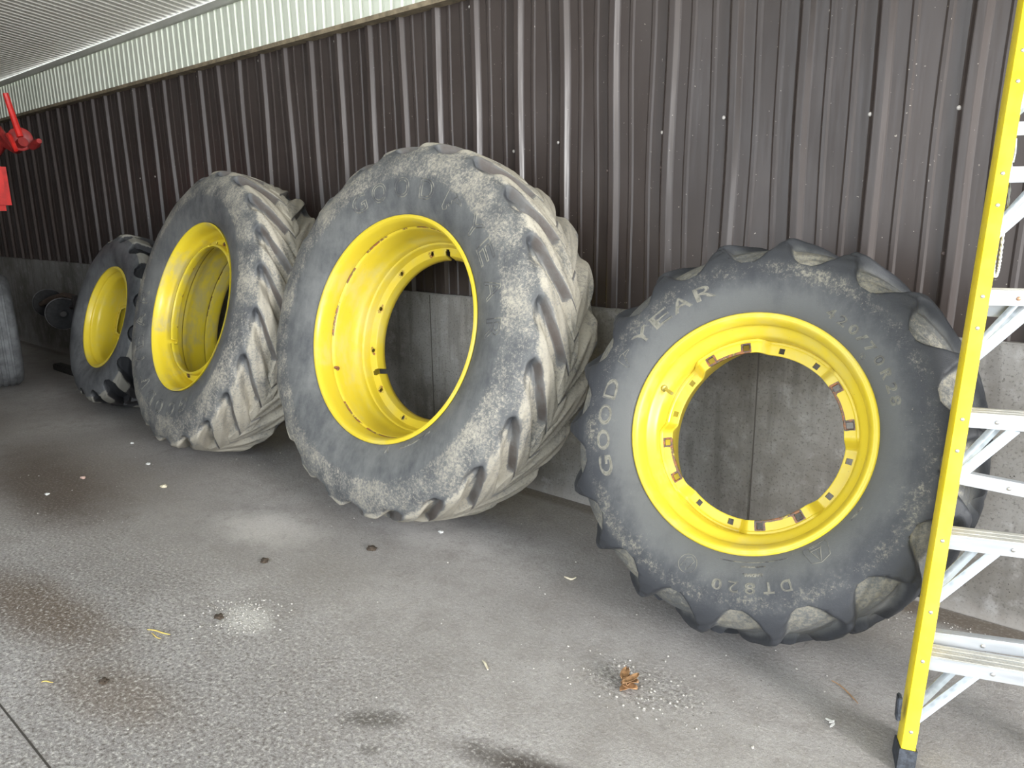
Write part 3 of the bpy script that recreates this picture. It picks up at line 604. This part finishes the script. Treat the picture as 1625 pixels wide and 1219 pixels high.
# ------------------------------------------------------------------ red machine at the left edge
mc = empty('farm_machine', (-8.95, -1.05, 0)); tag(mc, 'red farm machine with ribbed grey tire, only its edge inside the left of the photo', 'machine')
o3 = Vector((-9.15, -1.05, 0))
ax = Matrix.Translation((.50, 0, .553)) @ Matrix.Rotation(-.25, 4, 'Z')
prof = [(-.13, .30), (-.155, .36), (-.165, .44), (-.15, .505), (-.12, .535), (-.10, .545)]
for q in range(-3, 4): prof += [(q*.028-.011, .550), (q*.028-.009, .541), (q*.028+.009, .541), (q*.028+.011, .550)] if q % 2 else [(q*.028, .551)]
prof += [(.10, .545), (.12, .535), (.15, .505), (.165, .44), (.155, .36), (.13, .30)]
MB().lathe(prof, 72, ax).build('tire', GTIRE, mc, 35)
MB().lathe([(-.13, .30), (-.125, .27), (-.06, .25), (-.04, .05), (.04, .05), (.06, .25), (.125, .27), (.13, .30), (.1, .31), (-.1, .31)], 48, ax, closed=True).build('rim', RED_D, mc, 35)
MB().tube([ax @ Vector((0, -.05, 0)), ax @ Vector((0, -.45, 0))], .035, 16).build('axle', DARKM, mc)
q = ax @ Vector((0, -.38, 0)); MB().box((q.x-.12, q.y, 1.12), (.10, .10, 1.25), bev=.01).build('frame_post', RED_D, mc)
MB().box((q.x+.45, q.y+.25, 1.72), (1.1, .10, .14), Matrix.Identity(4), .01).build('frame_beam', RED_D, mc)
b = MB(); b.box((.66, .02, 1.90), (.55, .34, .44), Matrix.Identity(4), .05); b.build('weight_box', RED, mc)
b = MB(); b.tube([Vector((1.48, .10, 2.63)), Vector((1.48, .12, 2.5)), Vector((1.54, .14, 2.28))], [.022, .024, .026], 8); b.build('upright_lever', RED, mc)
fc = Matrix.Translation((1.50, .15, 2.265)) @ Matrix.Rotation(-1.95, 4, 'Z')
MB().lathe([(-.02, .001), (-.02, .085), (-.012, .095), (.012, .095), (.02, .085), (.02, .001)], 32, fc).build('round_plate', RED_D, mc)
MB().tube([Vector((1.52, .06, 2.29)), Vector((1.60, .05, 2.26)), Vector((1.68, .05, 2.16))], [.022, .02, .017], 8).build('crank_handle', RED, mc)
MB().tube([Vector((1.60, .2, 2.20)), Vector((1.70, .2, 2.22)), Vector((1.78, .2, 2.235))], [.03, .035, .02], 10).build('knob', RED_D, mc)
b = MB(); b.tube([Vector((1.0, .05, 2.13)), Vector((1.22, .10, 2.28)), Vector((1.40, .14, 2.20)), Vector((1.56, .15, 2.24))], [.05, .06, .05, .04], 10); b.tube([Vector((1.1, .0, 2.40)), Vector((1.3, .06, 2.36)), Vector((1.42, .12, 2.18))], [.03, .03, .025], 8); b.build('linkage_arm', RED_D, mc)
# ------------------------------------------------------------------ small wheel stand against the concrete wall
gw = empty('wheel_stand', (-8.33, -.36, 0)); tag(gw, 'dark stand with two small black wheels by the concrete wall, behind the leftmost tractor wheel', 'wheel stand')
MB().box((0, 0, .42), (.05, .05, .84), bev=.004).build('post', DARKM, gw)
MB().box((-.30, -.06, .035), (.62, .09, .07), bev=.008).build('foot', DARKM, gw)
b = MB(); b.tube([Vector((0, 0, .82)), Vector((-.25, -.0, .83)), Vector((-.58, -.03, .77)), Vector((-.90, -.03, .69))], .028, 8); b.build('arm', plain('brown_worn_arm', (.085, .06, .045), .7, 0, 30, .4), gw)
for (x, y, z, r) in ((-.92, .05, .69, .152), (-.17, -.07, .645, .158)):
    fc = Matrix.Translation((x, y, z)) @ Matrix.Rotation(-1.85, 4, 'Z')
    wh = MB().lathe([(-.035, .03), (-.035, .045), (-.018, .055), (-.018, .098), (-.034, .112), (-.036, r-.008), (-.026, r), (.026, r), (.036, r-.008), (.034, .11), (.018, .05), (.03, .03)], 40, fc, closed=True).build('small_wheel', BLK, gw)
    MB().lathe([(-.024, r+.002), (-.014, r+.006), (.014, r+.006), (.024, r+.002), (.02, r-.006), (-.02, r-.006)], 40, fc, closed=True).build('wheel_edge', GREYR, wh)
    MB().lathe([(-.05, .001), (-.05, .02), (-.02, .028), (.05, .028), (.05, .001)], 20, fc).build('hub', DARKM, wh)
MB().tube([Vector((-.17, -.04, .645)), Vector((-.15, 0, .7)), Vector((0, 0, .72))], .02, 8).build('arm', DARKM, gw)
# ------------------------------------------------------------------ bits lying on the floor
STRAW = plain('dry_straw', (.60, .45, .12), .7, 0, 40, .2); LEAFM = plain('dry_brown_leaf', (.34, .19, .09), .8, 0, 45, .45); PALE = plain('pale_wood_chip', (.62, .56, .42), .8, 0, 40, .2)
WHT = plain('white_fluff', (.72, .72, .70), .8); DIRT = plain('dark_dirt_clump', (.055, .04, .028), .95, 0, 60, .5); PINK = plain('pinkish_pebble', (.60, .42, .36), .8); GREYC = plain('grey_crumbs', (.40, .38, .35), .9, 0, 60, .4)
def sliver(name, x, y, ang, L_, r, mat, label, cat, bend=.0, z=.003, group=None):
    pts = [Vector((L_*(t_-.5), bend*(1-(2*t_-1)**2), z+r*.5+.002*math.sin(t_*7))) for t_ in np.linspace(0, 1, 9)]
    o = MB().tube(pts, [r*(.5+.5*math.sin(PI*min(1, max(0, t_*.9+.08)))) for t_ in np.linspace(0, 1, 9)], 7).build(name, mat, None, 60); o.location = (x, y, 0); o.rotation_euler.z = ang; return tag(o, label, cat, group)
def crumple(name, x, y, s, mat, label, cat, flat=.4, seed=0, group=None):
    b = bmesh.new(); bmesh.ops.create_icosphere(b, subdivisions=3, radius=s)
    for v in b.verts:
        k = 1+.55*mnoise.noise(v.co/s*1.7+Vector((seed, 3, 1)))+.3*mnoise.noise(v.co/s*4+Vector((seed, 9, 1))); v.co = Vector((v.co.x*k, v.co.y*k*.8, max(-s*flat*.6, v.co.z*k*flat)+s*flat*.55))
    o = MB().absorb(b).build(name, mat, None, 25); o.location = (x, y, 0); return tag(o, label, cat, group)
def curled(name, x, y, s, mat, label, cat, seed, n=5):
    b = bmesh.new(); r_ = random.Random(seed)
    for q in range(n):
        g_ = 7; a0 = r_.uniform(0, 6.3); cx, cy = r_.uniform(-s, s)*.5, r_.uniform(-s, s)*.5; ll, ww = s*r_.uniform(.7, 1.1), s*r_.uniform(.25, .45); cz = .004+.006*q; hh = r_.uniform(.3, .7)
        vs = []
        for i in range(g_):
            for j in range(4):
                u_, v_ = i/(g_-1)*2-1, j/3*2-1; wx = ww*math.sqrt(max(.04, 1-u_*u_))*v_; z = cz+hh*ww*v_*v_+.25*s*hh*u_*u_*.6+.1*s*mnoise.noise(Vector((u_*3, v_*3, seed+q)))*.6
                X = ll*u_*math.cos(a0)-wx*math.sin(a0)+cx; Y = ll*u_*math.sin(a0)+wx*math.cos(a0)+cy; vs.append(b.verts.new((X, Y, max(.002, z))))
        for i in range(g_-1):
            for j in range(3): b.faces.new([vs[i*4+j], vs[i*4+4+j], vs[i*4+5+j], vs[i*4+1+j]])
    o = MB().absorb(b).build(name, mat, None, 50); m_ = o.modifiers.new('t', 'SOLIDIFY'); m_.thickness = .0012; o.location = (x, y, 0); return tag(o, label, cat)
curled('dry_leaf', -1.183, -1.263, .040, LEAFM, 'crumpled brown dry leaf on the floor in front of the nearest wheel', 'leaf', 3, 6)
sliver('straw', -2.798, -2.142, .35, .115, .0030, STRAW, 'longest yellow straw on the floor, lower left', 'straw', .004)
sliver('straw', -2.78, -2.16, .05, .07, .0022, STRAW, 'short straw lying against the longest yellow straw', 'straw', -.003)
sliver('straw', -2.783, -2.545, .6, .045, .0022, STRAW, 'short pale straw near the bottom left corner', 'straw', .006)
sliver('wood_shaving', -1.795, -.755, .5, .052, .0050, PALE, 'white curved shaving on the floor between the middle and nearest wheels', 'shaving', -.014)
sliver('wood_chip', -1.643, -1.487, -.5, .060, .0045, PALE, 'flat tan wood chip left of the crumpled brown leaf', 'chip', .003)
sliver('twig', -.595, -.826, -.6, .13, .0022, LEAFM, 'thin brown twig on the floor left of the ladder foot', 'twig', .01)
curled('feather', -.579, -1.019, .016, WHT, 'small white feather tuft left of the ladder foot', 'feather', 8, 3)
crumple('dirt_clump', -3.022, -1.535, .020, DIRT, 'dark dirt clump alone in the middle of the floor', 'dirt', .6, 1)
crumple('dirt_clump', -2.728, -1.127, .024, DIRT, 'dirt clump on the floor just in front of the biggest wheel', 'dirt', .5, 2)
crumple('dirt_clump', -2.632, -2.413, .018, DIRT, 'black dirt lump on the rough concrete, lower left', 'dirt', .5, 3)
crumple('dirt_clump', -2.72, -1.93, .022, DIRT, 'dirt lump on the chipped pale patch below the middle wheel', 'dirt', .35, 5)
for i, (x, y, s_, mt, lb) in enumerate([(-4.838, -1.871, .014, WHT, 'white pebble on the dark stain, nearest the camera'), (-4.973, -1.622, .018, PINK, 'pinkish pebble on the dark stain, left side'), (-4.914, -1.24, .016, WHT, 'flat white flake below the second wheel'), (-4.406, -1.372, .022, PALE, 'pale flake cluster right of the dark stain'), (-5.478, -1.103, .014, WHT, 'white speck on the floor under the leftmost row wheel'), (-2.603, -.774, .014, WHT, 'white crumb at the foot of the biggest wheel')]):
    crumple('pebble', x, y, s_, mt, lb, 'pebble', .4, 10+i)
b = MB(); r_ = random.Random(5)
for i in range(750):
    u = r_.random(); x = -5.5+6.0*r_.random(); y = -2.75+2.6*r_.random()
    if i < 200: x, y = (-2.66+r_.gauss(0, .10), -1.86+r_.gauss(0, .07))
    elif i < 300: x, y = (-1.15+r_.gauss(0, .16), -1.22+r_.gauss(0, .09))
    elif i < 480: x, y = (-.5+r_.gauss(0, .5), -.10-abs(r_.gauss(0, .08)))
    y = min(y, -.02); s_ = r_.uniform(.0015, .0042)*(1 if i > 300 else 1.3)
    t_ = bmesh.new(); bmesh.ops.create_icosphere(t_, subdivisions=1, radius=s_)
    for v in t_.verts: v.co = Vector((v.co.x*r_.uniform(.7, 1.5)+x, v.co.y*r_.uniform(.7, 1.3)+y, max(0, v.co.z*.7+s_*.4)))
    b.absorb(t_)
tag(b.build('grit', GREYC, None, 30), 'loose grey grit and crumbs scattered over the concrete floor', 'grit', kind='stuff')
b = MB(); b.box((-3.9, -2.692, .0004), (3.6, .006, .0012)); b.build('trim_4', plain('floor_joint', (.04, .035, .03), .95), None, None)['kind'] = 'structure'
